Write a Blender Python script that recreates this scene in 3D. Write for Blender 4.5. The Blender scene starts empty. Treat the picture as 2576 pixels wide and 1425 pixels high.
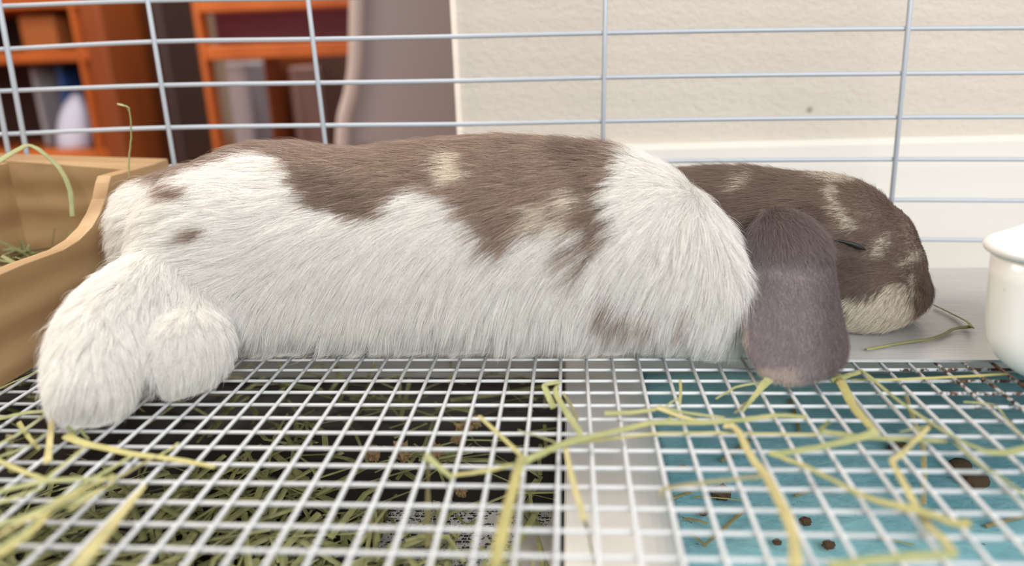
import bpy, bmesh, math, random
import numpy as np
from mathutils import Vector, Matrix, kdtree

rng = np.random.default_rng(7)
random.seed(7)
scene = bpy.context.scene
COL = scene.collection

# ------------------------------------------------------------------ camera
F, PITCH, YAW, ROLL = 1853.76, .3018, .08258, -.03475        # focal length in pixels of a 2576x1425 frame
CAM = np.array([.0048, -.1813, .1382])
_fw = np.array([-math.sin(YAW)*math.cos(PITCH), math.cos(YAW)*math.cos(PITCH), -math.sin(PITCH)])
_r0 = np.array([math.cos(YAW), math.sin(YAW), 0.])
_u0 = np.cross(_r0, _fw)
_rt = math.cos(ROLL)*_r0 + math.sin(ROLL)*_u0
_up = -math.sin(ROLL)*_r0 + math.cos(ROLL)*_u0

def ray(x, y):
    return _fw + (x-1288)/F*_rt - (y-712.5)/F*_up
def onz(x, y, z=0.):
    d = ray(x, y); return CAM + (z-CAM[2])/d[2]*d
def ony(x, y, Y):
    d = ray(x, y); return CAM + (Y-CAM[1])/d[1]*d
def onx(x, y, X):
    d = ray(x, y); return CAM + (X-CAM[0])/d[0]*d
def project(P):
    d = P - CAM; z = d@_fw
    return np.stack([1288+F*(d@_rt)/z, 712.5-F*(d@_up)/z], -1)

cam_d = bpy.data.cameras.new('camera')
cam = bpy.data.objects.new('camera', cam_d); COL.objects.link(cam)
cam.matrix_world = Matrix(((_rt[0], _up[0], -_fw[0], CAM[0]), (_rt[1], _up[1], -_fw[1], CAM[1]),
                           (_rt[2], _up[2], -_fw[2], CAM[2]), (0, 0, 0, 1)))
cam_d.sensor_fit = 'HORIZONTAL'; cam_d.sensor_width = 36; cam_d.lens = F*36/2576
cam_d.clip_start = .01; cam_d.clip_end = 50
cam_d.dof.use_dof = True; cam_d.dof.focus_distance = .362; cam_d.dof.aperture_fstop = 4.3
scene.camera = cam

# ------------------------------------------------------------------ world, lights, exposure
w = bpy.data.worlds.new('room_light'); scene.world = w; w.use_nodes = True
bg = w.node_tree.nodes['Background']; bg.inputs[0].default_value = (1.0, .985, .96, 1); bg.inputs[1].default_value = .27

def area(name, loc, target, sx, sy, energy, color):
    l = bpy.data.lights.new(name, 'AREA'); l.shape = 'RECTANGLE'; l.size = sx; l.size_y = sy
    l.energy = energy; l.color = color
    o = bpy.data.objects.new(name, l); COL.objects.link(o)
    o.location = loc; o.rotation_euler = (Vector(target)-Vector(loc)).to_track_quat('-Z', 'Y').to_euler()
    return o
area('window_daylight', (.55, -1.15, .85), (.0, .15, 0.02), 1.4, 1.0, 38, (1.0, .992, .985))
area('warm_ceiling_lamp', (-1.25, .25, 1.0), (-.15, .12, .02), .5, .5, 14, (1.0, .80, .58))
area('furniture_fill', (-.3, .9, 1.9), (-.4, 1.5, .2), .9, .7, 60, (1.0, .95, .9))  # added fill lamp to brighten the furniture behind the cage, not a real window

vs = scene.view_settings
vs.view_transform = 'Standard'; vs.look = 'None'; vs.gamma = 1; vs.use_curve_mapping = False
vs.exposure = 0.07

# ------------------------------------------------------------------ materials
MATS = {}
def lin(c):
    return tuple(((v/255)/12.92 if v/255 <= .04045 else ((v/255+.055)/1.055)**2.4) for v in c)
def mat(name, rgb=None, rough=.5, metal=0., col=None, spec=.5):
    if name in MATS: return MATS[name]
    m = bpy.data.materials.new(name); m.use_nodes = True
    b = m.node_tree.nodes['Principled BSDF']
    c = col if col is not None else lin(rgb)
    b.inputs['Base Color'].default_value = (*c, 1)
    b.inputs['Roughness'].default_value = rough; b.inputs['Metallic'].default_value = metal
    b.inputs['Specular IOR Level'].default_value = spec
    m.diffuse_color = (*c, 1)
    MATS[name] = m
    return m
class NT:
    def __init__(s, m): s.m = m; s.t = m.node_tree; s.b = s.t.nodes['Principled BSDF']
    def n(s, typ, **kw):
        x = s.t.nodes.new(typ)
        for k, v in kw.items():
            if hasattr(x, k): setattr(x, k, v)
        return x
    def l(s, a, b): s.t.links.new(a, b)
    def coord(s, kind='Object', scale=(1, 1, 1), rot=(0, 0, 0)):
        c = s.n('ShaderNodeTexCoord'); mp = s.n('ShaderNodeMapping')
        mp.inputs['Scale'].default_value = scale; mp.inputs['Rotation'].default_value = rot
        s.l(c.outputs[kind], mp.inputs['Vector']); return mp.outputs[0]
    def noise(s, vec, scale, detail=4, rough=.5):
        x = s.n('ShaderNodeTexNoise'); x.inputs['Scale'].default_value = scale
        x.inputs['Detail'].default_value = detail; x.inputs['Roughness'].default_value = rough
        if vec is not None: s.l(vec, x.inputs['Vector'])
        return x.outputs['Fac']
    def ramp(s, fac, stops, interp='LINEAR'):
        r = s.n('ShaderNodeValToRGB'); e = r.color_ramp; e.interpolation = interp
        while len(e.elements) < len(stops): e.elements.new(.5)
        for el, (p, c) in zip(e.elements, stops):
            el.position = p; el.color = (*c, 1) if len(c) == 3 else c
        s.l(fac, r.inputs[0]); return r.outputs[0]
    def mix(s, fac, a, b, blend='MIX'):
        x = s.n('ShaderNodeMix', data_type='RGBA', blend_type=blend)
        for v, i in ((fac, 0), (a, 6), (b, 7)):
            if isinstance(v, (int, float)): x.inputs[i].default_value = v
            elif isinstance(v, tuple): x.inputs[i].default_value = (*v[:3], 1)
            else: s.l(v, x.inputs[i])
        return x.outputs[2]
    def math(s, op, a, b=None, c=None):
        x = s.n('ShaderNodeMath', operation=op)
        for i, v in enumerate((a, b, c)):
            if v is None: continue
            if isinstance(v, (int, float)): x.inputs[i].default_value = v
            else: s.l(v, x.inputs[i])
        return x.outputs[0]
    def bump(s, h, strength=.3, dist=.001):
        x = s.n('ShaderNodeBump'); x.inputs['Strength'].default_value = strength
        x.inputs['Distance'].default_value = dist; s.l(h, x.inputs['Height']); s.l(x.outputs[0], s.b.inputs['Normal'])
    def color(s, c): s.l(c, s.b.inputs['Base Color'])

def wire_material():
    m = mat('white_coated_wire', (232, 235, 238), .32)
    k = NT(m); g = k.n('ShaderNodeNewGeometry'); pos = g.outputs['Position']
    n1 = k.noise(pos, 260, 5, .65)
    d = k.n('ShaderNodeVectorMath', operation='DISTANCE'); k.l(pos, d.inputs[0]); d.inputs[1].default_value = (.222, .122, 0)
    near = k.math('SUBTRACT', 1.0, k.math('MULTIPLY', d.outputs['Value'], 13))
    near = k.math('MULTIPLY', k.math('MAXIMUM', near, -.5), .34)
    f = k.math('ADD', n1, near)
    rust = k.ramp(f, [(.60, (0, 0, 0)), (.66, (1, 1, 1))])
    rc = k.ramp(k.noise(pos, 500, 3), [(.35, lin((38, 24, 18))), (.7, lin((120, 78, 48)))])
    base = k.mix(k.noise(pos, 60, 3), lin((180, 184, 188)), lin((194, 196, 198)))
    k.color(k.mix(rust, base, rc))
    k.bump(rust, .4, .0004)
    return m
M_WIRE = wire_material()
M_CAGE = mat('cage_wire_white', (172, 181, 190), .35)

def wood_material(name, c1, c2, scale, rot=(0, 0, 0), stretch=(1, 14, 14)):
    m = mat(name, c1, .5); k = NT(m)
    v = k.coord('Object', tuple(s*scale for s in stretch), rot)
    n = k.noise(v, 3.2, 6, .6); w2 = k.n('ShaderNodeTexWave', wave_type='BANDS', bands_direction='Z')
    w2.inputs['Scale'].default_value = .45; w2.inputs['Distortion'].default_value = 7; w2.inputs['Detail'].default_value = 3
    k.l(v, w2.inputs['Vector'])
    f = k.mix(.45, n, w2.outputs['Fac'])
    k.color(k.ramp(f, [(.2, lin(c2)), (.75, lin(c1))]))
    k.bump(n, .12, .0005)
    return m
M_PINE = wood_material('pine_wood', (168, 138, 100), (134, 104, 70), 1.0, stretch=(30, 3, 30))
M_PINE_X = wood_material('pine_wood_back', (168, 138, 100), (136, 106, 72), 1.0, stretch=(3, 30, 30))
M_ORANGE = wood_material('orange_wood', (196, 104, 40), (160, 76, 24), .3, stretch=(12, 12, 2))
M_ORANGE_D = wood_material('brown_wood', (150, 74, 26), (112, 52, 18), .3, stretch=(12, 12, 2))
M_DARK = mat('dark_brown_panel', (64, 34, 26), .7)

def wallpaper_material():
    m = mat('textured_wallpaper', (222, 211, 196), .85); k = NT(m)
    g = k.n('ShaderNodeNewGeometry'); pos = g.outputs['Position']
    mp = k.n('ShaderNodeMapping'); k.l(pos, mp.inputs['Vector'])
    mp.inputs['Rotation'].default_value = (0, .5, 0); mp.inputs['Scale'].default_value = (1, 1, 1.6)
    n1 = k.noise(mp.outputs[0], 190, 5, .62); n2 = k.noise(pos, 7, 3)
    c = k.mix(n2, lin((212, 204, 193)), lin((200, 193, 183)))
    d = k.n('ShaderNodeVectorMath', operation='DISTANCE'); k.l(pos, d.inputs[0])
    sp = ony(2037, 277, .3595); d.inputs[1].default_value = tuple(sp)
    spot = k.ramp(k.math('ADD', d.outputs['Value'], k.math('MULTIPLY', n1, .0012)), [(.0018, (1, 1, 1)), (.0034, (0, 0, 0))])
    k.color(k.mix(spot, c, lin((96, 88, 82))))
    k.bump(n1, .8, .002)
    return m
M_WALL = wallpaper_material()
M_BASE = mat('white_baseboard', (222, 220, 213), .45)

def steel_material():
    m = mat('brushed_sheet', (196, 196, 196), .42, .35); k = NT(m)
    v = k.coord('Object', (6, 160, 6)); n = k.noise(v, 6, 5)
    k.color(k.ramp(n, [(.3, lin((186, 186, 186))), (.7, lin((206, 206, 205)))]))
    k.bump(n, .08, .0003)
    return m
M_SHEET = steel_material()

def enamel_material():
    m = mat('white_enamel', (243, 243, 242), .16); k = NT(m)
    n = k.noise(k.coord('Object', (1, 1, 1)), 160, 2)
    k.color(k.ramp(n, [(.22, lin((205, 198, 186))), (.30, lin((243, 243, 242)))]))
    return m
M_ENAMEL = enamel_material()

def pad_material():
    m = mat('teal_pad', (86, 164, 178), .75); k = NT(m)
    v = k.coord('Object'); n = k.noise(v, 22, 5, .6); n2 = k.noise(v, 130, 4, .7)
    c = k.ramp(n, [(.3, lin((104, 160, 172))), (.7, lin((146, 196, 204)))])
    st = k.ramp(n2, [(.68, (0, 0, 0)), (.72, (1, 1, 1))])
    k.color(k.mix(k.math('MULTIPLY', st, .75), c, lin((52, 58, 50))))
    k.bump(n, .8, .006)
    return m
M_PAD = pad_material()
M_TRAY = mat('white_tray_plastic', (226, 223, 218), .2)
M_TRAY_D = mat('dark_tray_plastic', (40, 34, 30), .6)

def newspaper_material():
    m = mat('newsprint', (190, 188, 182), .9); k = NT(m)
    v = k.coord('Object')
    br = k.n('ShaderNodeTexBrick'); br.inputs['Scale'].default_value = 120; br.inputs['Mortar Size'].default_value = .03
    br.inputs['Color1'].default_value = (0, 0, 0, 1); br.inputs['Color2'].default_value = (.6, .6, .6, 1); br.inputs['Mortar'].default_value = (1, 1, 1, 1)
    k.l(v, br.inputs['Vector'])
    n = k.noise(v, 420, 2); col = k.noise(v, 16, 2)
    ink = k.math('MULTIPLY', k.math('GREATER_THAN', n, .52), k.math('GREATER_THAN', col, .47))
    ink = k.math('MULTIPLY', ink, k.math('SUBTRACT', 1.0, br.outputs['Fac']))
    k.color(k.mix(ink, lin((188, 186, 180)), lin((40, 38, 38))))
    return m
M_NEWS = newspaper_material()

def hay_material(name, c1, c2, c3):
    m = mat(name, c1, .6); k = NT(m)
    oi = k.n('ShaderNodeObjectInfo')
    v = k.coord('Object'); n = k.noise(v, 70, 3); st = k.noise(v, 900, 2)
    c = k.ramp(n, [(.3, lin(c1)), (.5, lin(c2)), (.72, lin(c3))])
    c = k.mix(k.math('MULTIPLY', st, .3), c, lin((104, 104, 62)))
    k.color(c)
    k.b.inputs['Subsurface Weight'].default_value = 0
    k.bump(st, .35, .0003)
    return m
M_HAY = hay_material('hay_green', (132, 138, 90), (146, 150, 102), (162, 160, 110))
M_HAY_Y = hay_material('hay_yellow', (156, 152, 98), (172, 164, 106), (146, 146, 96))
M_HAY_B = hay_material('hay_straw', (172, 162, 114), (182, 172, 122), (156, 150, 104))
M_HAY_D = hay_material('hay_dry_brown', (128, 120, 84), (140, 132, 94), (114, 108, 74))
M_HAY_P = hay_material('hay_pile_green', (108, 112, 70), (132, 132, 86), (84, 88, 54))
M_SEED = mat('seed_head_brown', (112, 92, 62), .8)
M_DUNG = mat('pellet_brown', (74, 56, 38), .9)

# ------------------------------------------------------------------ mesh helpers
def tag(o, label=None, cat=None, group=None, kind=None):
    if label: o['label'] = label
    if cat: o['category'] = cat
    if group: o['group'] = group
    if kind: o['kind'] = kind
    return o
def link(name, me, material=None, parent=None, smooth=False):
    if material is not None:
        me.materials.clear(); me.materials.append(material)
    if smooth: me.polygons.foreach_set('use_smooth', [True]*len(me.polygons))
    o = bpy.data.objects.new(name, me); COL.objects.link(o)
    if parent is not None: o.parent = parent
    return o
def empty(name, loc=(0, 0, 0)):
    o = bpy.data.objects.new(name, None); COL.objects.link(o); o.location = loc; o.empty_display_size = .02
    return o
def mesh(name, v, f):
    me = bpy.data.meshes.new(name); me.from_pydata([tuple(map(float, p)) for p in v], [], f); me.update(); return me
def bevel_mesh(me, w, seg=2):
    bm = bmesh.new(); bm.from_mesh(me)
    bmesh.ops.bevel(bm, geom=bm.edges[:], offset=w, segments=seg, profile=.5, affect='EDGES')
    bmesh.ops.recalc_face_normals(bm, faces=bm.faces[:])
    bm.to_mesh(me); bm.free(); return me
def box_mesh(name, x0, x1, y0, y1, z0, z1, bev=0.):
    v = [(x, y, z) for x in (x0, x1) for y in (y0, y1) for z in (z0, z1)]
    f = [(0, 1, 3, 2), (4, 6, 7, 5), (0, 4, 5, 1), (2, 3, 7, 6), (0, 2, 6, 4), (1, 5, 7, 3)]
    me = mesh(name, v, f)
    if bev: bevel_mesh(me, bev)
    else:
        bm = bmesh.new(); bm.from_mesh(me); bmesh.ops.recalc_face_normals(bm, faces=bm.faces[:]); bm.to_mesh(me); bm.free()
    return me
def tube_geo(P, rad, sides=8, flat=1., upv=(0, 0, 1), caps=True):
    """sweep an ellipse (radius, radius*flat) along P"""
    P = np.asarray(P, float); n = len(P)
    rad = np.broadcast_to(np.asarray(rad, float), (n,))
    flat = np.broadcast_to(np.asarray(flat, float), (n,))
    T = np.gradient(P, axis=0); T /= np.linalg.norm(T, axis=1)[:, None]+1e-12
    V = []; up = np.asarray(upv, float); up = np.broadcast_to(up, (n, 3))
    prev = None
    for i in range(n):
        s = np.cross(up[i], T[i])
        if np.linalg.norm(s) < .15 and prev is not None: s = prev - T[i]*(prev@T[i])
        elif np.linalg.norm(s) < 1e-6: s = np.cross((1, 0, 0), T[i])
        s /= np.linalg.norm(s)
        if prev is not None and s@prev < 0: s = -s
        prev = s; nn = np.cross(T[i], s)
        for k in range(sides):
            a = 2*math.pi*k/sides
            V.append(P[i]+rad[i]*(math.cos(a)*s+flat[i]*math.sin(a)*nn))
    Fc = []
    for i in range(n-1):
        for k in range(sides):
            a = i*sides+k; b = i*sides+(k+1) % sides
            Fc.append((a, b, b+sides, a+sides))
    if caps:
        Fc.append(tuple(range(sides))[::-1]); Fc.append(tuple((n-1)*sides+k for k in range(sides)))
    return V, Fc
def tube_mesh(name, *a, **k):
    V, Fc = tube_geo(*a, **k); return mesh(name, V, Fc)
def spline(P, m=6):
    """Catmull-Rom through P"""
    P = np.asarray(P, float)
    if len(P) < 3: 
        t = np.linspace(0, 1, m+1)[:, None]; return P[0]+(P[-1]-P[0])*t
    Q = np.vstack([2*P[0]-P[1], P, 2*P[-1]-P[-2]]); out = []
    for i in range(1, len(Q)-2):
        for t in np.linspace(0, 1, m, endpoint=False):
            a, b, c, d = Q[i-1], Q[i], Q[i+1], Q[i+2]
            out.append(.5*((2*b)+(-a+c)*t+(2*a-5*b+4*c-d)*t*t+(-a+3*b-3*c+d)*t**3))
    out.append(P[-1]); return np.array(out)
def prism_mesh(name, poly, axis, a, b, bev=0.):
    """extrude a polygon given in the two axes other than `axis`"""
    n = len(poly); V = []
    for t in (a, b):
        for p in poly:
            q = list(p); q.insert(axis, t); V.append(q)
    Fc = [tuple(range(n))[::-1], tuple(range(n, 2*n))]+[(i, (i+1) % n, n+(i+1) % n, n+i) for i in range(n)]
    me = mesh(name, V, Fc)
    bm = bmesh.new(); bm.from_mesh(me)
    if bev:
        ed = [e for e in bm.edges if e.calc_face_angle(0) > .6]
        bmesh.ops.bevel(bm, geom=ed, offset=bev, segments=2, profile=.5, affect='EDGES')
    bmesh.ops.recalc_face_normals(bm, faces=bm.faces[:]); bm.to_mesh(me); bm.free()
    return me

# ------------------------------------------------------------------ the room
YW = .36
wx = ony(1150, 150, YW)[0]
FLOORZ = -.16
M_FLOOR = wood_material('room_floor_wood', (150, 108, 70), (120, 84, 52), .2, stretch=(2, 20, 20))
tag(link('floor', box_mesh('floor', -3.2, 2.2, -1.2, 3.2, FLOORZ-.05, FLOORZ), M_FLOOR), kind='structure')
tag(link('wall_back', box_mesh('wall_back', wx, 2.2, YW, YW+.11, FLOORZ, 2.3, .002), M_WALL), kind='structure')
tag(link('wall_far', box_mesh('wall_far', -3.2, 2.2, 3.0, 3.1, FLOORZ, 2.3), mat('far_wall', (150, 128, 110), .9)), kind='structure')
zb = ony(2100, 352, YW-.012)[2]
tag(link('baseboard_back', prism_mesh('baseboard', [(YW+.001, FLOORZ+.001), (YW-.012, FLOORZ+.001), (YW-.012, zb-.004), (YW-.008, zb), (YW+.001, zb)], 0, wx-.002, 2.2), M_BASE), kind='structure')
tag(link('trim_1', prism_mesh('trim', [(wx-.0025, YW-.0025), (wx+.0015, YW-.0025), (wx+.0015, YW+.001), (wx, YW+.001), (wx, YW+.06), (wx-.0025, YW+.06)], 2, zb, 2.3), mat('corner_bead', (236, 226, 212), .6)), kind='structure')

# ------------------------------------------------------------------ furniture seen through the cage
YB = 1.30
def bx(px0, px1, py0, py1, Y):
    a = ony(px0, py0, Y); b = ony(px1, py1, Y); return a[0], b[0], b[2], a[2]
shelf = empty('bookcase', (ony(250, 300, YB)[0], YB+.15, FLOORZ))
tag(shelf, 'orange wooden bookcase with open shelves behind the cage corner', 'bookcase')
def part(name, me, m, par, smooth=False):
    o = link(name, me, m, par, smooth); o.matrix_parent_inverse = Matrix.Translation(par.location).inverted(); return o
TOPZ = .62
x0, x1, _, _ = bx(172, 252, 0, 400, YB)
part('front_post', box_mesh('p', x0, x1, YB, YB+.03, FLOORZ, TOPZ, .004), M_ORANGE, shelf)
x2, x3, _, _ = bx(254, 330, 0, 400, YB+.03)
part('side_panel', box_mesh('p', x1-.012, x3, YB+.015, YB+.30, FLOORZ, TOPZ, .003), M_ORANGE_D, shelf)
xl = ony(-420, 200, YB)[0]
part('front_post', box_mesh('p', xl, xl+.06, YB, YB+.03, FLOORZ, TOPZ, .004), M_ORANGE, shelf)
part('back_panel', box_mesh('p', xl, x1, YB+.29, YB+.30, FLOORZ, TOPZ), M_DARK, shelf)
for (pya, pyb) in ((-320, -285), (-30, 22), (128, 158), (382, 420)):
    a = ony(100, pya, YB+.01)[2]; b = ony(100, pyb, YB+.01)[2]
    part('shelf_board', box_mesh('p', xl+.02, x0+.01, YB+.008, YB+.29, b, a, .003), M_ORANGE, shelf)
def shelf_item(name, label, cat, px, py, Y, depth, m, kind='box', base=None):
    xa, xb, za, zc = bx(px[0], px[1], py[0], py[1], Y)
    if base is not None: za = base
    if kind == 'box': me = box_mesh(name, xa, xb, Y, Y+depth, za, zc, .006)
    else:   # soft bag: lofted rounded body narrowing at the neck
        V = []; n = 14; rows = [(0, .96), (.08, 1.02), (.25, 1.0), (.45, .94), (.62, .84), (.78, .68), (.90, .46), (1, .22)]
        cx, cy = (xa+xb)/2, Y+depth/2
        for t, s in rows:
            for k in range(n):
                a = 2*math.pi*k/n; wob = 1+.06*math.sin(3*a+t*5)
                V.append((cx+.03*t+(xb-xa)/2*s*wob*math.cos(a), cy+depth/2*s*wob*math.sin(a), za+(zc-za)*t))
        Fc = [(i*n+k, i*n+(k+1) % n, (i+1)*n+(k+1) % n, (i+1)*n+k) for i in range(len(rows)-1) for k in range(n)]
        Fc += [tuple(range(n))[::-1], tuple((len(rows)-1)*n+k for k in range(n))]
        me = mesh(name, V, Fc)
    return tag(link(name, me, m, smooth=(kind != 'box')), label, cat)
SH1 = ony(100, 382, YB+.01)[2]+.0006; SH2 = ony(100, 128, YB+.01)[2]+.0006
shelf_item('paper_carton', 'pale grey carton on the bookcase shelf beside a blue box', 'box', (70, 128), (168, 386), YB+.10, .13, mat('pale_grey_card', (176, 172, 178), .8), base=SH1)
shelf_item('blue_box', 'blue box on the bookcase shelf beside the orange post', 'box', (134, 196), (160, 386), YB+.11, .12, mat('blue_card', (52, 92, 160), .6), base=SH1)
shelf_item('plastic_bag', 'lavender white plastic bag slumped in the bookcase', 'bag', (92, 206), (240, 384), YB+.02, .06, mat('lavender_plastic', (190, 192, 214), .5), 'bag', base=SH1)
shelf_item('storage_tin', 'tan storage tin on the upper bookcase shelf', 'tin', (40, 150), (40, 128), YB+.05, .12, mat('tan_card', (176, 104, 52), .7), base=SH2)

YD = 1.22
desk = empty('wooden_cabinet', (ony(660, 300, YD)[0], YD+.15, FLOORZ))
tag(desk, 'orange wooden cabinet with rails behind the grey armchair', 'cabinet')
xa, xb, _, _ = bx(478, 552, 0, 400, YD)
part('post', box_mesh('p', xa, xb, YD, YD+.04, FLOORZ, TOPZ-.08, .004), M_ORANGE, desk)
xc = ony(980, 100, YD)[0]
for (pya, pyb, m) in ((-40, 24, M_ORANGE), (108, 146, M_ORANGE)):
    part('rail', box_mesh('p', xb-.004, xc, YD+.006, YD+.04, ony(700, pyb, YD)[2], ony(700, pya, YD)[2], .003), m, desk)
part('post', box_mesh('p', xc-.004, xc+.05, YD, YD+.04, FLOORZ, TOPZ-.08, .004), M_ORANGE, desk)
a = bx(664, 692, 150, 400, YD+.02)
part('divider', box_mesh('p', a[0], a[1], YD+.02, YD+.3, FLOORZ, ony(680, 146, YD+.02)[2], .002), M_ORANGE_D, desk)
part('back_panel', box_mesh('p', xa, xc+.05, YD+.32, YD+.33, FLOORZ, TOPZ-.08), M_DARK, desk)
part('drawer_front', box_mesh('p', xb, xc, YD+.06, YD+.075, ony(700, 108, YD+.06)[2], ony(700, 24, YD+.06)[2], .003), mat('maroon_panel', (88, 20, 30), .6), desk)
shelf_item('grey_folder_box', 'grey lavender file box standing inside the orange cabinet', 'file box', (562, 652), (158, 420), YD+.10, .16, mat('grey_lavender', (156, 148, 156), .7))
shelf_item('pink_folder_box', 'dusty pink file box inside the orange cabinet beside the divider', 'file box', (722, 770), (168, 420), YD+.10, .16, mat('dusty_pink', (150, 118, 112), .7))
# dark box added to stand in for the dark interior between bookcase and cabinet
shelf_item('dark_interior_box', 'dark brown box standing in for the dark interior between the orange bookcase and orange cabinet', 'cabinet', (332, 476), (-160, 470), YB+.12, .22, mat('dark_interior_brown', (52, 34, 32), .45))
# grey armchair
YC = .86
chair = empty('grey_armchair', (ony(1000, 300, YC)[0], YC+.15, FLOORZ))
tag(chair, 'grey fabric armchair with pale piping beside the wall corner', 'armchair')
M_GREY = mat('grey_upholstery', (146, 138, 142), .9); M_PIPE = mat('pale_piping', (186, 172, 170), .8)
ol = [ony(*p, YC)[[0, 2]] for p in ((862, 380), (868, 300), (886, 230), (896, 150), (900, 0), (910, -200), (925, -330), (990, -380), (1120, -395), (1340, -395), (1430, -330), (1445, 0), (1445, 380))]
ol = [tuple(p) for p in ol]
zl = ol[0][1]
part('backrest', prism_mesh('b', ol, 1, YC, YC+.12, .012), M_GREY, chair)
pip = np.array([(p[0], YC-.002, p[1]) for p in ol])
part('piping', tube_mesh('pp', spline(pip, 5), .011, 10, upv=(0, 1, 0)), M_PIPE, chair, True)
xs0, xs1 = ol[0][0], ol[-1][0]
part('seat', box_mesh('s', xs0-.01, xs1, YC+.02, YC+.33, zl-.12, zl+.005, .02), M_GREY, chair)
for sx in (xs0+.02, xs1-.05):
    for sy in (YC+.05, YC+.28):
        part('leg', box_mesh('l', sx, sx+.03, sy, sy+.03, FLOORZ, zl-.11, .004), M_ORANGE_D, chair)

# ------------------------------------------------------------------ cage: floor grid, back panel, trays
S = .012; R = .00076
KX0, KX1, NY0, NY1 = -33, 30, -9, 23
grid = empty('wire_mesh_floor', (0, .1, 0))
tag(grid, 'white coated wire mesh floor under the rabbit', 'cage floor')
xlen0, xlen1 = KX0*S-.004, KX1*S+.004; ylen0, ylen1 = NY0*S-.004, NY1*S+.003
mx = tube_mesh('cross_wire', [(xlen0, 0, 0), (xlen1, 0, 0)], R*.98, 10)
my = tube_mesh('long_wire', [(0, ylen0, 0), (0, ylen1, 0)], R, 10)
for n in range(NY0, NY1+1):
    o = link('cross_wire', mx, M_WIRE, grid, True); o.location = (0, n*S-.1, -R-.0013)
for k in range(KX0, KX1+1):
    o = link('long_wire', my, M_WIRE, grid, True); o.location = (k*S, -.1, -R)
for y in (ylen0, ylen1):      # rim wires
    o = link('rim_wire', tube_mesh('rim', [(xlen0, y, -.002), (xlen1, y, -.002)], .0016, 10), M_WIRE, grid, True)
    o.location = (0, -.1, 0)

YP = .285
back = empty('cage_back_panel', (0, YP, 0))
tag(back, 'white wire back panel of the cage with wide bars', 'cage panel')
bpanel = [((372, 5), (435, 392)), ((775, 0), (816, 340)), ((1523, 0), (1517, 330)), ((2289, 20), (2246, 470)), ((0, 22), (66, 380)), ((-40, 60), (20, 376))]
RW = .00135
for (a, b) in bpanel:
    A = ony(*a, YP); B = ony(*b, YP); d = (A-B)/(A[2]-B[2])
    top = B+d*(.30-B[2]); bot = B+d*(-.02-B[2])
    part('upright_wire', tube_mesh('uw', [bot, top], RW*(1.25 if a[0] < 100 else 1.08), 10), M_CAGE, back, True)
rows = [[(60, 336), (405, 322), (800, 316), (1150, 313), (1523, 305), (1900, 299), (2280, 295), (2576, 294)],
        [(45, 228), (405, 215), (800, 209), (1150, 204), (1523, 195), (1900, 189), (2280, 185), (2576, 183)],
        [(10, 124), (395, 105), (790, 99), (1150, 92), (1523, 83), (1900, 76), (2280, 72), (2576, 70)],
        [(0, 16), (375, 2), (770, -4), (1150, -12), (1523, -22), (1900, -29), (2280, -34), (2576, -36)]]
R3 = [np.array([ony(x, y, YP+.0018) for x, y in r]) for r in rows]
step = np.array([0, 0, .0252])
allrows = [R3[0]-step*k for k in (4, 3, 2, 1)]+R3+[R3[3]+step*k for k in (1, 2, 3, 4, 5)]
for r in allrows:
    r = np.vstack([r[0]+(r[0]-r[1])*.35, r, r[-1]+(r[-1]-r[-2])*2.2])
    part('cross_wire', tube_mesh('cw', spline(r, 4), RW, 8), M_CAGE, back, True)

# trays under the grid
ZT = -.078
tray = empty('litter_tray', (0, .1, ZT-.004))
tag(tray, 'white litter tray under the wire floor with a raised divider', 'tray')
TX0, TX1, TY0, TY1 = xlen0-.006, xlen1+.006, ylen0-.006, YP+.004
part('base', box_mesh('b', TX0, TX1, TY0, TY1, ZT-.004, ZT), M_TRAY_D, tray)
part('rim_wall', box_mesh('b', TX0, TX1, TY1, TY1+.004, ZT-.004, -.006), M_TRAY, tray)
part('rim_wall', box_mesh('b', TX0, TX1, TY0-.004, TY0, ZT-.004, -.006), M_TRAY, tray)
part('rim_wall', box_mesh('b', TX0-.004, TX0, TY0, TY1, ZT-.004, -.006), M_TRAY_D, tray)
part('rim_wall', box_mesh('b', TX1, TX1+.004, TY0, TY1, ZT-.004, -.006), M_TRAY, tray)
prof = [(.0012, ZT), (.0012, -.0500), (.0022, -.0488), (.024, -.0484)]
for t in np.linspace(0, 1, 10): prof.append((.024+.028*math.sin(t*math.pi/2), -.0484-.023*(1-math.cos(t*math.pi/2))))
prof += [(.0522, ZT+.003), (.060, ZT+.0015), (.060, ZT)]
dv = part('divider', prism_mesh('d', prof, 1, TY0, TY1), mat('glossy_divider', (226, 222, 216), .28, .25), tray)
# teal absorbent pad, wrinkled sheet
def sheet(name, x0, x1, y0, y1, z, amp, nx=60, ny=50, seed=1, thick=.0015):
    r = np.random.default_rng(seed); ph = r.uniform(0, 6.28, 12); fx = r.normal(0, 45, 12); fy = r.normal(0, 45, 12)
    V = []
    for layer in (0, 1):
        for j in range(ny+1):
            for i in range(nx+1):
                x = x0+(x1-x0)*i/nx; y = y0+(y1-y0)*j/ny
                h = np.sum(np.abs(np.sin(fx*x+fy*y+ph)))/12
                V.append((x, y, z+amp*(1-h)-layer*thick))
    n = (nx+1)*(ny+1); Fc = []
    for j in range(ny):
        for i in range(nx):
            a = j*(nx+1)+i; q = (a, a+1, a+nx+2, a+nx+1); Fc.append(q); Fc.append(tuple(v+n for v in q[::-1]))
    ring = [i for i in range(nx+1)]+[j*(nx+1)+nx for j in range(1, ny+1)]+[ny*(nx+1)+i for i in range(nx-1, -1, -1)]+[j*(nx+1) for j in range(ny-1, 0, -1)]
    for a, b in zip(ring, ring[1:]+ring[:1]): Fc.append((b, a, a+n, b+n))
    return mesh(name, V, Fc)
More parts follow.
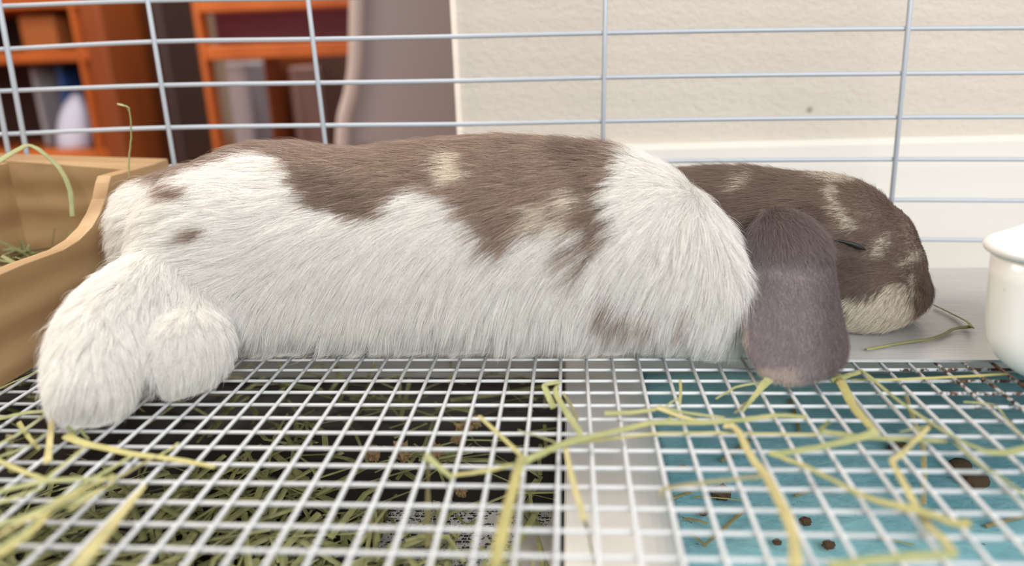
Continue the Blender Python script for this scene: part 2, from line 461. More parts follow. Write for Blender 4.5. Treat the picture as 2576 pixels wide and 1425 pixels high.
tag(link('absorbent_pad', sheet('pad', .0535, TX1-.002, TY0+.002, TY1-.004, ZT+.0035, .005, 80, 60, 3), M_PAD, smooth=True),
    'teal absorbent pet pad lying in the tray under the wire floor', 'pet pad')
tag(link('newspaper_sheet', sheet('news', -.085, -.001, TY0+.03, .13, ZT+.0022, .004, 40, 40, 5, .0006), M_NEWS, smooth=True),
    'printed newspaper sheet lining the tray beneath the loose hay', 'newspaper')

# stainless sheet under the head
pts = [(2132, 906), (2500, 918)]
fy = onz(2132, 907, .001)[1]
lx = .116; rc = .010
poly = [(lx+rc-rc*math.cos(a), fy+rc-rc*math.sin(a)) for a in np.linspace(0, math.pi/2, 7)]
poly += [(.40, fy-.003), (.40, .279), (lx, .279)]
tag(link('metal_resting_plate', prism_mesh('plate', poly, 2, .00005, .0013), M_SHEET),
    'smooth grey metal resting plate under the rabbit\'s head', 'plate')

# enamel bowl: rounded square, rolled rim
def bowl():
    root = empty('enamel_bowl', (.2295, .114, .0015))
    tag(root, 'white enamel feeding bowl with rolled rim on the metal plate', 'bowl')
    def ring(hx, hy, rc, z, n=10):
        out = []
        for cx, cy, a0 in ((1, 1, 0), (-1, 1, 90), (-1, -1, 180), (1, -1, 270)):
            for t in np.linspace(0, 90, n):
                a = math.radians(a0+t); out.append(((hx-rc)*cx+rc*math.cos(a), (hy-rc)*cy+rc*math.sin(a), z))
        return out
    H = .0575
    outp = []
    for s in np.linspace(0, math.pi/2, 8): outp.append((.026+.016*math.sin(s), .022*(1-math.cos(s))))
    outp += [(.0428, .032), (.0433, .043), (.0437, H-.0035)]
    inp = [(h-.0016, max(z, .0016)) for h, z in outp][::-1]
    V = []; rows = outp+inp; cnt = None
    for h, z in rows:
        r = ring(h, h, min(h*.62, .019), z); cnt = len(r); V += r
    Fc = []
    for i in range(len(rows)-1):
        for k in range(cnt): Fc.append((i*cnt+k, i*cnt+(k+1) % cnt, (i+1)*cnt+(k+1) % cnt, (i+1)*cnt+k))
    Fc.append(tuple(range(cnt))[::-1]); Fc.append(tuple((len(rows)-1)*cnt+k for k in range(cnt)))
    me = mesh('bowl_body', V, Fc)
    b = link('body', me, M_ENAMEL, root, True)
    rp = np.array(ring(.0445, .0445, .020, H-.002)); rp = np.vstack([rp, rp[:2]])
    link('rolled_rim', tube_mesh('rim', rp, .0025, 10, flat=.95, caps=False), M_ENAMEL, root, True)
    root.rotation_euler.z = math.radians(38)
    return root
bowl()

# ------------------------------------------------------------------ wooden hay box
boxr = empty('wooden_hay_box', (-.305, .16, .0005))
tag(boxr, 'pine wooden hay box with a wavy cut side behind the rabbit\'s rump', 'hay box')
BX = -.2540; TB = .0085
edge_px = [(-60, 712), (0, 690), (60, 664), (110, 646), (160, 628), (200, 603), (232, 570), (252, 536), (266, 500), (274, 460), (280, 442)]
edge = [onx(x, y, BX) for x, y in edge_px]
top = [(p[1], p[2]) for p in edge if p[1] < .262]
zc = top[-1][1]
pl = [(.045, .0006), (.2665, .0006), (.2665, zc)]+top[::-1]+[(.045, top[0][1]-.001)]
part('side_board', prism_mesh('sb', pl, 0, BX-TB, BX, .0006), M_PINE, boxr)
p1 = ony(25, 402, .268); p2 = ony(300, 428, .248)
za, zb2 = p1[2], p2[2]
xl_, xr_ = -.372, BX-.0005
V = []
for (x, yi, z) in ((xl_, .2695, za+.001), (xr_, .246, zb2)):
    V += [(x, yi, .0006), (x, .2815, .0006), (x, .2815, z+.002), (x, yi, z)]
me = mesh('bb', V, [(0, 1, 2, 3), (7, 6, 5, 4), (0, 4, 5, 1), (1, 5, 6, 2), (2, 6, 7, 3), (3, 7, 4, 0)])
part('back_board', bevel_mesh(me, .0006), M_PINE_X, boxr)
xq = p1[0]
part('side_board', box_mesh('sb2', xq-.009, xq, .05, .268, .0006, za-.0015, .0006), M_PINE, boxr)
part('front_board', box_mesh('fb', xq-.001, BX-TB+.001, .046, .0545, .0006, top[0][1]-.004, .0006), M_PINE_X, boxr)
part('bottom_board', box_mesh('bo', xq-.001, BX-TB+.001, .052, .268, .0006, .005), M_PINE_X, boxr)

# ------------------------------------------------------------------ rabbit body
def ellipsoid(c, r, rot=(0, 0, 0), nu=28, nv=18):
    from mathutils import Euler
    E_ = np.array(Euler(rot).to_matrix()); V = [np.array((0, 0, 1.))]
    for j in range(1, nv):
        t = math.pi*j/nv
        for i in range(nu):
            a = 2*math.pi*i/nu; V.append(np.array((math.sin(t)*math.cos(a), math.sin(t)*math.sin(a), math.cos(t))))
    V.append(np.array((0, 0, -1.)))
    V = [E_@(v*np.array(r))+np.array(c) for v in V]; Fc = []
    for i in range(nu): Fc.append((0, 1+i, 1+(i+1) % nu))
    for j in range(nv-2):
        for i in range(nu):
            a = 1+j*nu+i; b = 1+j*nu+(i+1) % nu; Fc.append((a, a+nu, b+nu, b))
    L = len(V)-1
    for i in range(nu): Fc.append((L, 1+(nv-2)*nu+(i+1) % nu, 1+(nv-2)*nu+i))
    return V, Fc
def body_loft(sec, n=36):
    V = []
    for x, cy, ry, z0, z1 in sec:
        cy = cy+YS
        cz = z0+(z1-z0)*.44
        for k in range(n):
            a = 2*math.pi*k/n; c, s = math.cos(a), math.sin(a)
            e = 2/3.6 if s < 0 else 2/2.1
            V.append((x, cy+ry*math.copysign(abs(c)**e, c), cz+(z1-cz if s > 0 else cz-z0)*math.copysign(abs(s)**e, s)))
    m = len(sec); Fc = []
    for i in range(m-1):
        for k in range(n): Fc.append((i*n+k, i*n+(k+1) % n, (i+1)*n+(k+1) % n, (i+1)*n+k))
    Fc.append(tuple(range(n))[::-1]); Fc.append(tuple((m-1)*n+k for k in range(n)))
    return [np.array(v) for v in V], Fc
def interp_sections(sec, m):
    sec = np.array(sec); return spline(sec, m)
YS = -.009
secs = [(-.240, .218, .014, .050, .0715), (-.232, .215, .030, .030, .0770), (-.212, .210, .045, .010, .083), (-.19, .20, .056, .004, .0885),
        (-.165, .20, .058, .003, .0965), (-.14, .20, .057, .003, .0972), (-.11, .20, .055, .003, .0935), (-.07, .20, .055, .003, .0965),
        (-.035, .20, .056, .003, .0975), (0, .20, .056, .003, .0955), (.03, .198, .055, .003, .0905), (.05, .195, .053, .003, .0825),
        (.065, .190, .049, .003, .0725), (.077, .185, .042, .004, .0585), (.085, .18, .031, .008, .044), (.089, .176, .016, .016, .030)]
COMP = []     # (verts, faces, id)
BODY, HEAD, EAR, FOOT, EARF = 0, 1, 2, 3, 4
COMP.append((*body_loft(interp_sections(secs, 4)), BODY))
COMP.append((*ellipsoid((-.165, .165, .048), (.047, .035, .043), (0, .18, 0)), BODY))      # haunch
COMP.append((*ellipsoid((.052, .170, .036), (.034, .029, .036)), BODY))                     # shoulder
COMP.append((*tube_geo(spline([(-.180, .165, .038), (-.1875, .135, .034), (-.1945, .108, .0275), (-.1905, .085, .0180), (-.1865, .069, .0122)], 4),
                       np.interp(np.linspace(0, 4, 17), [0, 1, 2, 3, 4], [.026, .0230, .0212, .0178, .0115]), 20, upv=(0, 0, 1)), FOOT))
COMP.append((*ellipsoid((-.1635, .109, .0185), (.0145, .0205, .0178), (.35, .25, -.3)), FOOT))
COMP.append((*ellipsoid((-.168, .128, .025), (.015, .02, .017)), FOOT))
COMP.append((*ellipsoid((.128, .200, .0425), (.0445, .0325, .0325)), HEAD))
COMP.append((*ellipsoid((.1525, .199, .0380), (.028, .028, .0240)), HEAD))
COMP.append((*ellipsoid((.1570, .195, .0270), (.0275, .0255, .0250)), HEAD))
COMP.append((*ellipsoid((.149, .179, .0200), (.030, .0240, .0190)), HEAD))
COMP.append((*ellipsoid((.1695, .193, .0160), (.0175, .0205, .0145)), HEAD))
COMP.append((*tube_geo(spline([(.045, .207, .048), (.085, .207, .0505), (.125, .203, .048)], 4), .0265, 20), HEAD))
def ear_geo(sec, n=22):
    sec = spline(np.array(sec), 4); C_ = sec[:, :3]; T = np.gradient(C_, axis=0); T /= np.linalg.norm(T, axis=1)[:, None]
    V = []
    for i in range(len(sec)):
        s = np.array((1., 0, 0)); s = s-T[i]*(s@T[i]); s /= np.linalg.norm(s); nn = np.cross(s, T[i])
        for k in range(n):
            a = 2*math.pi*k/n; cc = math.cos(a)
            V.append(C_[i]+s*sec[i, 3]*cc+nn*(sec[i, 4]*math.sin(a)+.22*sec[i, 3]*(cc*cc-.4)*sec[i, 5]))
    m = len(sec); Fc = []
    for i in range(m-1):
        for k in range(n): Fc.append((i*n+k, i*n+(k+1) % n, (i+1)*n+(k+1) % n, (i+1)*n+k))
    Fc.append(tuple(range(n))[::-1]); Fc.append(tuple((m-1)*n+k for k in range(n)))
    return V, Fc
esec = [(.107, .180, .057, .007, .006, 0), (.1066, .167, .0535, .0150, .006, .2), (.1062, .152, .0440, .0188, .0045, .6), (.1040, .1385, .0340, .0200, .0036, .8),
        (.1012, .1255, .0220, .0228, .0034, .6), (.1012, .1155, .0125, .0218, .0033, .4), (.1022, .1090, .0065, .0165, .0028, .2), (.1030, .1060, .0042, .007, .002, 0)]
COMP.append((*ear_geo(esec), EAR))
efar = [(a, .205+(.2-b)*.78, c, d, e, -f) for a, b, c, d, e, f in esec]
COMP.append((*ear_geo(efar), EARF))

V, Fc, ids = [], [], []
for v, f, i in COMP:
    o = len(V); V += [np.asarray(p) for p in v]; Fc += [tuple(q+o for q in g) for g in f]; ids += [i]*len(v)
src = mesh('rabbit_src', V, Fc)
bm = bmesh.new(); bm.from_mesh(src); bmesh.ops.recalc_face_normals(bm, faces=bm.faces[:]); bm.to_mesh(src); bm.free()
tmp = bpy.data.objects.new('rabbit_tmp', src); COL.objects.link(tmp)
md = tmp.modifiers.new('r', 'REMESH'); md.mode = 'VOXEL'; md.voxel_size = .0014; md.use_smooth_shade = True
bpy.context.view_layer.update()
dg = bpy.context.evaluated_depsgraph_get()
body_me = bpy.data.meshes.new_from_object(tmp.evaluated_get(dg))
bpy.data.objects.remove(tmp); bpy.data.meshes.remove(src)
body_me.name = 'rabbit_body'
kd = kdtree.KDTree(len(V))
for i, p in enumerate(V): kd.insert(p, i)
kd.balance()
nv = len(body_me.vertices)
co = np.empty(nv*3); body_me.vertices.foreach_get('co', co); co = co.reshape(-1, 3)
ne = len(body_me.edges); ed = np.empty(ne*2, int); body_me.edges.foreach_get('vertices', ed); ed = ed.reshape(-1, 2)
vid = np.array([ids[kd.find(p)[1]] for p in co])
deg = np.bincount(ed.ravel(), minlength=nv)[:, None]
amt = np.where((vid == EAR) | (vid == EARF), .25, .6)[:, None]
for it in range(14):
    s = np.zeros_like(co)
    for c in range(3):
        s[:, c] = np.bincount(ed[:, 0], co[ed[:, 1], c], nv)+np.bincount(ed[:, 1], co[ed[:, 0], c], nv)
    co += amt*(s/deg-co)
wz = (np.clip((co[:, 2]-.016)/.018, 0, 1)*np.clip((-.135-co[:, 0])/.01, 0, 1)*np.clip((.175-co[:, 1])/.02, 0, 1))[:, None]*.55
for it in range(45):
    s = np.zeros_like(co)
    for c in range(3):
        s[:, c] = np.bincount(ed[:, 0], co[ed[:, 1], c], nv)+np.bincount(ed[:, 1], co[ed[:, 0], c], nv)
    co += wz*(s/deg-co)
co[:, 2] = np.maximum(co[:, 2], .0014)
body_me.vertices.foreach_set('co', co.ravel()); body_me.update()
body_me.calc_loop_triangles()
nt = len(body_me.loop_triangles); tri = np.empty(nt*3, int); body_me.loop_triangles.foreach_get('vertices', tri); tri = tri.reshape(-1, 3)
vn = np.empty(nv*3); body_me.vertices.foreach_get('normal', vn); vn = vn.reshape(-1, 3)

# ------------------------------------------------------------------ coat pattern (belongs to the animal; laid out from photo tracings)
def smooth01(x, a, b): t = np.clip((x-a)/(b-a), 0, 1); return t*t*(3-2*t)
def inpoly(P, poly):
    x, y = P[:, 0], P[:, 1]; r = np.zeros(len(P), bool); n = len(poly)
    for i in range(n):
        x0, y0 = poly[i]; x1, y1 = poly[(i+1) % n]
        if y0 == y1: continue
        c = ((y0 > y) != (y1 > y)) & (x < (x1-x0)*(y-y0)/(y1-y0)+x0); r ^= c
    return r
BROWN = [
    [(200, 500), (230, 300), (1250, 250), (1640, 300), (1700, 378), (1640, 372), (1590, 400), (1555, 445), (1528, 500), (1548, 560), (1560, 590),
     (1520, 612), (1500, 640), (1480, 560), (1440, 590), (1420, 540), (1380, 600), (1360, 560), (1320, 600), (1290, 640), (1262, 630), (1225, 580), (1180, 540),
     (1130, 490), (1060, 462), (1020, 490), (985, 540), (930, 548), (860, 540), (800, 522), (765, 490), (735, 430), (700, 392), (640, 388), (560, 410),
     (480, 440), (400, 448), (330, 458), (280, 474)],
    [(405, 480), (430, 465), (490, 475), (480, 505), (430, 505)],
    [(380, 448), (430, 440), (445, 460), (400, 464)],
    [(480, 585), (505, 568), (545, 585), (535, 605), (500, 608)],
    [(1462, 640), (1495, 630), (1490, 660), (1468, 698)],
    [(1510, 725), (1545, 730), (1560, 775), (1530, 790)], [(1560, 745), (1600, 752), (1605, 795), (1570, 792)],
    [(1608, 762), (1655, 768), (1655, 795), (1620, 790)], [(1712, 750), (1745, 770), (1745, 800), (1720, 785)],
    [(1440, 600), (1470, 590), (1465, 640), (1440, 640)]]
LIGHT = [  # pale patches inside the brown
    [(1125, 385), (1165, 380), (1195, 440), (1140, 470), (1115, 440)], [(1165, 300), (1290, 300), (1280, 334), (1180, 332)], [(1310, 310), (1375, 312), (1365, 338), (1320, 338)],
    [(1420, 480), (1470, 470), (1480, 520), (1430, 545)], [(1340, 520), (1395, 505), (1400, 560), (1330, 570)], [(1395, 555), (1450, 545), (1440, 585), (1400, 600)],
    [(1545, 345), (1600, 350), (1590, 364), (1550, 360)]]
DARKB = [[(750, 425), (860, 430), (960, 500), (960, 540), (850, 535), (780, 505)], [(1400, 360), (1520, 370), (1510, 420), (1400, 410)],
         [(1500, 480), (1545, 500), (1545, 580), (1505, 600)], [(1460, 430), (1490, 430), (1495, 520), (1470, 520)]]
HWHITE = [[(2120, 752), (2160, 742), (2200, 748), (2235, 715), (2270, 712), (2292, 745), (2300, 775), (2308, 805), (2275, 832), (2230, 846), (2150, 850), (2132, 805)],
          [(2086, 468), (2104, 462), (2118, 515), (2150, 555), (2160, 580), (2120, 572), (2100, 530)],
          [(2192, 640), (2205, 602), (2236, 590), (2240, 620), (2220, 655)],
          [(2262, 662), (2285, 640), (2314, 628), (2314, 650), (2290, 662), (2278, 680)],
          [(2030, 437), (2110, 432), (2165, 452), (2155, 462), (2090, 458)], [(1868, 470), (1885, 440), (1905, 446), (1890, 478), (1830, 486)],
          [(2282, 690), (2296, 690), (2300, 740), (2290, 740)]]
HDARK = [[(2075, 590), (2120, 598), (2200, 628), (2150, 632), (2085, 625)], [(2098, 640), (2160, 640), (2190, 690), (2200, 740), (2130, 745), (2100, 690)],
         [(2000, 520), (2080, 520), (2090, 600), (2040, 560)], [(2230, 838), (2310, 800), (2330, 830), (2260, 860)]]
PH = rng.uniform(0, 6.28, (6, 24)); FR = rng.normal(0, 1, (6, 24, 3))
def snoise(P, freq, k):
    return np.sin(P@FR[k].T*freq+PH[k]).mean(1)*2.2
C_WHITE = np.array(lin((245, 243, 239))); C_CREAM = np.array(lin((238, 230, 214)))
C_BROWN = np.array(lin((166, 145, 131))); C_BROWN2 = np.array(lin((150, 130, 118))); C_TAN = np.array(lin((206, 186, 168)))
C_HEAD = np.array(lin((138, 121, 110))); C_HEADD = np.array(lin((124, 107, 99))); C_EAR = np.array(lin((154, 143, 146))); C_EARD = np.array(lin((116, 103, 103))); C_EARL = np.array(lin((206, 192, 180)))
def coat(P, N, reg, jit):
    """colour for surface points; the far side mirrors the near side"""
    Q = P.copy(); far = Q[:, 1] > .212; Q[far, 1] = .424-Q[far, 1]
    px = project(Q)
    jx = snoise(P, 420, 0)*16*jit+rng.normal(0, 9*jit, len(P)); jy = snoise(P, 420, 1)*12*jit+rng.normal(0, 6*jit, len(P))
    p = px+np.stack([jx, jy], -1)
    out = np.tile(C_WHITE, (len(P), 1))
    cream = np.clip((px[:, 1]-600)/400, 0, 1)[:, None]*.0
    out = out*(1-cream)+C_CREAM*cream
    b = (reg == BODY)
    br = np.zeros(len(P), bool)
    for poly in BROWN: br |= inpoly(p, poly)
    br &= b
    lt = np.zeros(len(P), bool)
    for poly in LIGHT: lt |= inpoly(p, poly)
    dk = np.zeros(len(P), bool)
    for poly in DARKB: dk |= inpoly(p, poly)
    t = np.clip(.5+snoise(P, 160, 2)*.5+rng.normal(0, .25, len(P))*jit, 0, 1)[:, None]
    cb = C_BROWN*(1-t)+C_BROWN2*t
    tan = rng.random(len(P)) < .14*jit; cb[tan] = C_TAN
    cb[dk] = cb[dk]*.74
    out[br] = cb[br]
    sel = br & lt & (rng.random(len(P)) < .8); out[sel] = C_CREAM
    h = (reg == HEAD)
    ch = np.where(t > .5, C_HEAD, C_HEAD*1.12); 
    hd = np.zeros(len(P), bool); hw = np.zeros(len(P), bool); pj = px+np.stack([jx, jy], -1)*.75
    for poly in HDARK: hd |= inpoly(pj, poly)
    for poly in HWHITE: hw |= inpoly(pj, poly)
    ch[hd] = C_HEADD
    pw = np.where(px[:, 1] > 705, .93, .62 if jit else .5); ch[hw & (rng.random(len(P)) < pw)] = C_CREAM*(1 if jit else .7)
    out[h] = ch[h]
    e = (reg == EAR) | (reg == EARF)
    ce = np.tile(C_EAR, (len(P), 1)); q = np.clip((px[:, 0]-2030+jx)/60, 0, 1)[:, None]; ce = ce*(1-q*.8)+C_EARD*q*.8
    low = ((px[:, 1]+jy*.6 > 925-(px[:, 0]-1880)*.0) & (px[:, 0]+jx < 2010)) | (px[:, 1]+jy > 958)
    low |= (px[:, 0]+jx*.4 < 1880) & (px[:, 1] > 790)
    ce[low] = ce[low]*.35+C_EARL*.65
    kk = (smooth01(P[:, 2]+rng.normal(0, .002*jit, len(P)), .043, .054)*.5)[:, None]; ce = ce*(1-kk)+(C_HEAD*.5+C_HEADD*.5)*kk
    out[e] = ce[e]
    return out
def region_of(P):
    return np.array([ids[kd.find(p)[1]] for p in P])
vreg = region_of(co)
vc = coat(co, vn, vreg, 0.)
ca = body_me.color_attributes.new('coat', 'FLOAT_COLOR', 'POINT')
ca.data.foreach_set('color', np.hstack([vc*.6, np.ones((nv, 1))]).ravel())

def coat_material(name, hair):
    m = bpy.data.materials.new(name); m.use_nodes = True; t = m.node_tree; b = t.nodes['Principled BSDF']; o = t.nodes['Material Output']
    at = t.nodes.new('ShaderNodeAttribute'); at.attribute_name = 'coat'
    t.links.new(at.outputs['Color'], b.inputs['Base Color'])
    b.inputs['Roughness'].default_value = .62 if hair else .9
    b.inputs['Specular IOR Level'].default_value = .28 if hair else .1
    if hair:
        tr = t.nodes.new('ShaderNodeBsdfTranslucent'); mx_ = t.nodes.new('ShaderNodeMixShader'); mx_.inputs[0].default_value = .32
        t.links.new(at.outputs['Color'], tr.inputs['Color'])
        t.links.new(b.outputs[0], mx_.inputs[1]); t.links.new(tr.outputs[0], mx_.inputs[2]); t.links.new(mx_.outputs[0], o.inputs['Surface'])
    return m
M_SKIN = coat_material('rabbit_undercoat', False); M_FUR = coat_material('rabbit_fur', True)
rabbit = link('rabbit', body_me, M_SKIN, None, True)
tag(rabbit, 'brown and white lop-eared rabbit stretched out asleep on the wire floor', 'rabbit')

# ------------------------------------------------------------------ fur
def norm(a): return a/(np.linalg.norm(a, axis=1)[:, None]+1e-12)
tc = co[tri].mean(1); tn = norm(np.cross(co[tri[:, 1]]-co[tri[:, 0]], co[tri[:, 2]]-co[tri[:, 0]]))
tarea = .5*np.linalg.norm(np.cross(co[tri[:, 1]]-co[tri[:, 0]], co[tri[:, 2]]-co[tri[:, 0]]), axis=1)
treg = vreg[tri[:, 0]]
facing = np.einsum('ij,ij->i', tn, norm(CAM-tc))
visw = np.where(facing > -.35, 1., .22)*np.where(tc[:, 2] < .004, .4, 1)
def sample(n, wgt):
    p = wgt/wgt.sum(); idx = rng.choice(nt, n, p=p)
    u = rng.random(n); v = rng.random(n); f = u+v > 1; u[f] = 1-u[f]; v[f] = 1-v[f]; w_ = 1-u-v
    a, b, c = tri[idx, 0], tri[idx, 1], tri[idx, 2]
    P = co[a]*w_[:, None]+co[b]*u[:, None]+co[c]*v[:, None]
    N = norm(vn[a]*w_[:, None]+vn[b]*u[:, None]+vn[c]*v[:, None])
    return P, N
def flow_len(P, N, reg):
    x, y, z = P.T; n = len(P)
    t = smooth01(z, .025, .082)[:, None]
    Fl = (1-t)*np.array((-.42, -.30, -1.0))+t*np.array((-1., -.02, -.16))
    L = .0135+.0085*(1-t[:, 0])
    sh = smooth01(x, .02, .07)[:, None]*(1-smooth01(z, .06, .085)[:, None]*.6)
    Fl = Fl*(1-sh)+sh*np.array((-.38, -.12, -1.0)); L = L*(1-sh[:, 0]*.12)
    ha = (smooth01(-x, .115, .15)*smooth01(z, .028, .05))[:, None]
    Fl = Fl*(1-ha)+ha*np.array((-1.0, -.05, -.10)); L = L*(1-ha[:, 0]*.12)
    rump = smooth01(-x, .215, .24); L = L+rump*.003
    lift = np.full(n, .34)+.16*(1-t[:, 0])
    f = reg == FOOT
    Fl[f] = np.array((-.10, -.55, -.9)); L[f] = .0105; lift[f] = .6
    h = reg == HEAD
    th = smooth01(z, .02, .045)[:, None]
    Fh = (1-th)*np.array((-.75, -.25, -.75))+th*np.array((-1.0, -.12, -.12)); Fl[h] = Fh[h]
    L[h] = (.0056+.006*smooth01(-x, -.135, -.095))[h]; lift[h] = .5
    mz = h & (x > .168); L[mz] = .0032
    ck = h & (z < .028); L[ck] = .0065
    e = (reg == EAR) | (reg == EARF)
    Fl[e] = np.array((.08, -.72, -.75)); L[e] = .0032; lift[e] = .5
    top_ = e & (z > .041); k_ = smooth01(z, .041, .052)[top_]; L[top_] = .0026+.0068*k_; lift[top_] = .5+.25*k_
    fe = reg == EARF; Fl[fe] = np.array((.0, .6, -.75))
    return Fl, L, lift
def build_fur(name, n, wgt, npts, rad, clump, clump_n, droop, jitter):
    P, N = sample(n, wgt); reg = region_of(P)
    Fl, L, lift = flow_len(P, N, reg)
    Fl = norm(Fl)+np.stack([snoise(P, 75, 3), snoise(P, 75, 4), snoise(P, 75, 5)], -1)*.26+np.stack([snoise(P, 260, 4), snoise(P, 260, 5), snoise(P, 260, 3)], -1)*.16
    T = norm(Fl-N*np.einsum('ij,ij->i', Fl, N)[:, None])
    T = norm(T+rng.normal(0, jitter, (n, 3)))
    L = L*rng.uniform(.5, 1.15, n)*(1+.12*snoise(P, 200, 2))
    lift = lift*rng.uniform(.6, 1.5, n)
    stray = rng.random(n) < .012; L[stray] *= 1.35; lift[stray] *= 1.7
    pts = [P-N*.0004]; cur = P.copy()
    for i in range(1, npts):
        s = i/(npts-1); d = norm(T+N*(lift*(1.25-1.1*s))[:, None]+np.array((0, 0, -droop*s)))
        cur = cur+d*(L/(npts-1))[:, None]; pts.append(cur.copy())
    A = np.stack(pts, 1)
    # clumps: tips drawn towards a leading strand
    if clump > 0:
        lead = rng.choice(n, clump_n, replace=False); k2 = kdtree.KDTree(clump_n)
        for i, j in enumerate(lead): k2.insert(P[j], i)
        k2.balance(); own = lead[np.array([k2.find(p)[1] for p in P])]
        off = A[own]-P[own][:, None, :]; near = np.linalg.norm(P-P[own], axis=1)
        tgt = P[own][:, None, :]+off
        wv = (np.linspace(0, 1, npts)**1.6)[None, :, None]*(clump*rng.uniform(.35, 1, n))[:, None, None]*(near < .012)[:, None, None]
        A = A*(1-wv)+tgt*wv
    fl_ = .0012+rng.random((n, 1))*.0014; deficit = np.maximum(fl_-A[..., 2], 0)
    A[..., 1] += np.sign(N[:, 1])[:, None]*deficit*.75*(np.abs(N[:, 1]) > .12)[:, None]
    A[..., 2] = np.maximum(A[..., 2], fl_)
    colr = coat(P, N, reg, 1.)*rng.uniform(.74, 1.12, n)[:, None]
    cu = bpy.data.hair_curves.new(name)
    cu.add_curves([npts]*n)
    cu.attributes['position'].data.foreach_set('vector', A.astype(np.float32).ravel())
    ra = cu.attributes.get('radius') or cu.attributes.new('radius', 'FLOAT', 'POINT')
    prof_ = np.linspace(1, .12, npts)**.8
    rr = (rad*rng.uniform(.7, 1.25, n))[:, None]*prof_[None, :]
    ra.data.foreach_set('value', rr.astype(np.float32).ravel())
    at = cu.attributes.new('coat', 'FLOAT_COLOR', 'CURVE')
    at.data.foreach_set('color', np.hstack([np.clip(colr, 0, .97), np.ones((n, 1))]).astype(np.float32).ravel())
    cu.materials.append(M_FUR)
    o = bpy.data.objects.new(name, cu); COL.objects.link(o); o.parent = rabbit; o['kind'] = 'stuff'
    return o
isb = np.isin(treg, (BODY, FOOT)); ish = treg == HEAD; ise = (treg == EAR) | (treg == EARF)
build_fur('body_fur', 270000, tarea*visw*isb*np.where(treg == FOOT, 1.6, 1.), 6, .000055, .72, 4200, .28, .10)
build_fur('head_fur', 90000, tarea*visw*ish, 4, .000045, .62, 3600, .1, .14)
build_fur('ear_fur', 70000, tarea*visw*ise, 3, .000040, .15, 3500, .1, .16)

# closed eye: lid slit with a dark glint
ep = np.array([ony(x, y, .1685) for x, y in ((2098, 604), (2120, 607), (2142, 613), (2160, 620), (2176, 628))])
ep[:, 1] -= np.array((.0010, .0012, .0016, .0016, .0010))
eye = link('eye', tube_mesh('eye', spline(ep, 4), np.array([.0002]+[.0004+.0005*math.sin(math.pi*i/15)*(.6+i/12) for i in range(15)]+[.0002]), 10, flat=.75, upv=(0, 1, 0)), mat('dark_eye', (16, 12, 12), .6), rabbit, True)
wv = []
for k in range(16):
    a = ony(2280+rng.uniform(-25, 25), 770+rng.uniform(-35, 35), .174); d = np.array((rng.uniform(.1, 1), rng.uniform(-.8, -.2), rng.uniform(-.5, .1))); d /= np.linalg.norm(d)
    l = rng.uniform(.012, .03); wv.append([a+d*l*s+np.array((0, 0, -.004*s*s)) for s in np.linspace(0, 1, 5)])
wv = np.array(wv); wv[..., 2] = np.maximum(wv[..., 2], .002)
cu = bpy.data.hair_curves.new('whiskers'); cu.add_curves([5]*16); cu.attributes['position'].data.foreach_set('vector', wv.astype(np.float32).ravel())
ra = cu.attributes.get('radius') or cu.attributes.new('radius', 'FLOAT', 'POINT'); ra.data.foreach_set('value', np.tile(np.linspace(.00007, .00002, 5), 16).astype(np.float32))
cu.materials.append(mat('whisker', (214, 204, 190), .5)); o = bpy.data.objects.new('whiskers', cu); COL.objects.link(o); o.parent = rabbit; o['kind'] = 'stuff'

# ------------------------------------------------------------------ hay stalks lying on the grid
def stalk(pts, w0, w1, m, label, group=None, flat=.32, name='hay_stalk', seg=5):
    """pts: (px, py, height in mm) on the plane of that height, or (px, py, None, Y)"""
    P = np.array([onz(p[0], p[1], p[2]/1000) if p[2] is not None else ony(p[0], p[1], p[3]) for p in pts])
    c = spline(P, seg); c += rng.normal(0, .00006, c.shape)
    dist = np.linalg.norm(P[0]-CAM), np.linalg.norm(P[-1]-CAM)
    n = len(c); r = np.linspace(w0*dist[0], w1*dist[1], n)/F/2*1.15*(1+rng.normal(0, .05, n))
    tw = rng.uniform(-.5, .5); up = np.stack([np.full(n, math.sin(tw)), np.full(n, -.25), np.full(n, math.cos(tw))], -1)
    o = link(name, tube_mesh(name, c, r, 7, flat=flat, upv=up), m, None, False)
    return tag(o, label, 'hay', group)
G, Yl, B_, D_ = M_HAY, M_HAY_Y, M_HAY_B, M_HAY_D
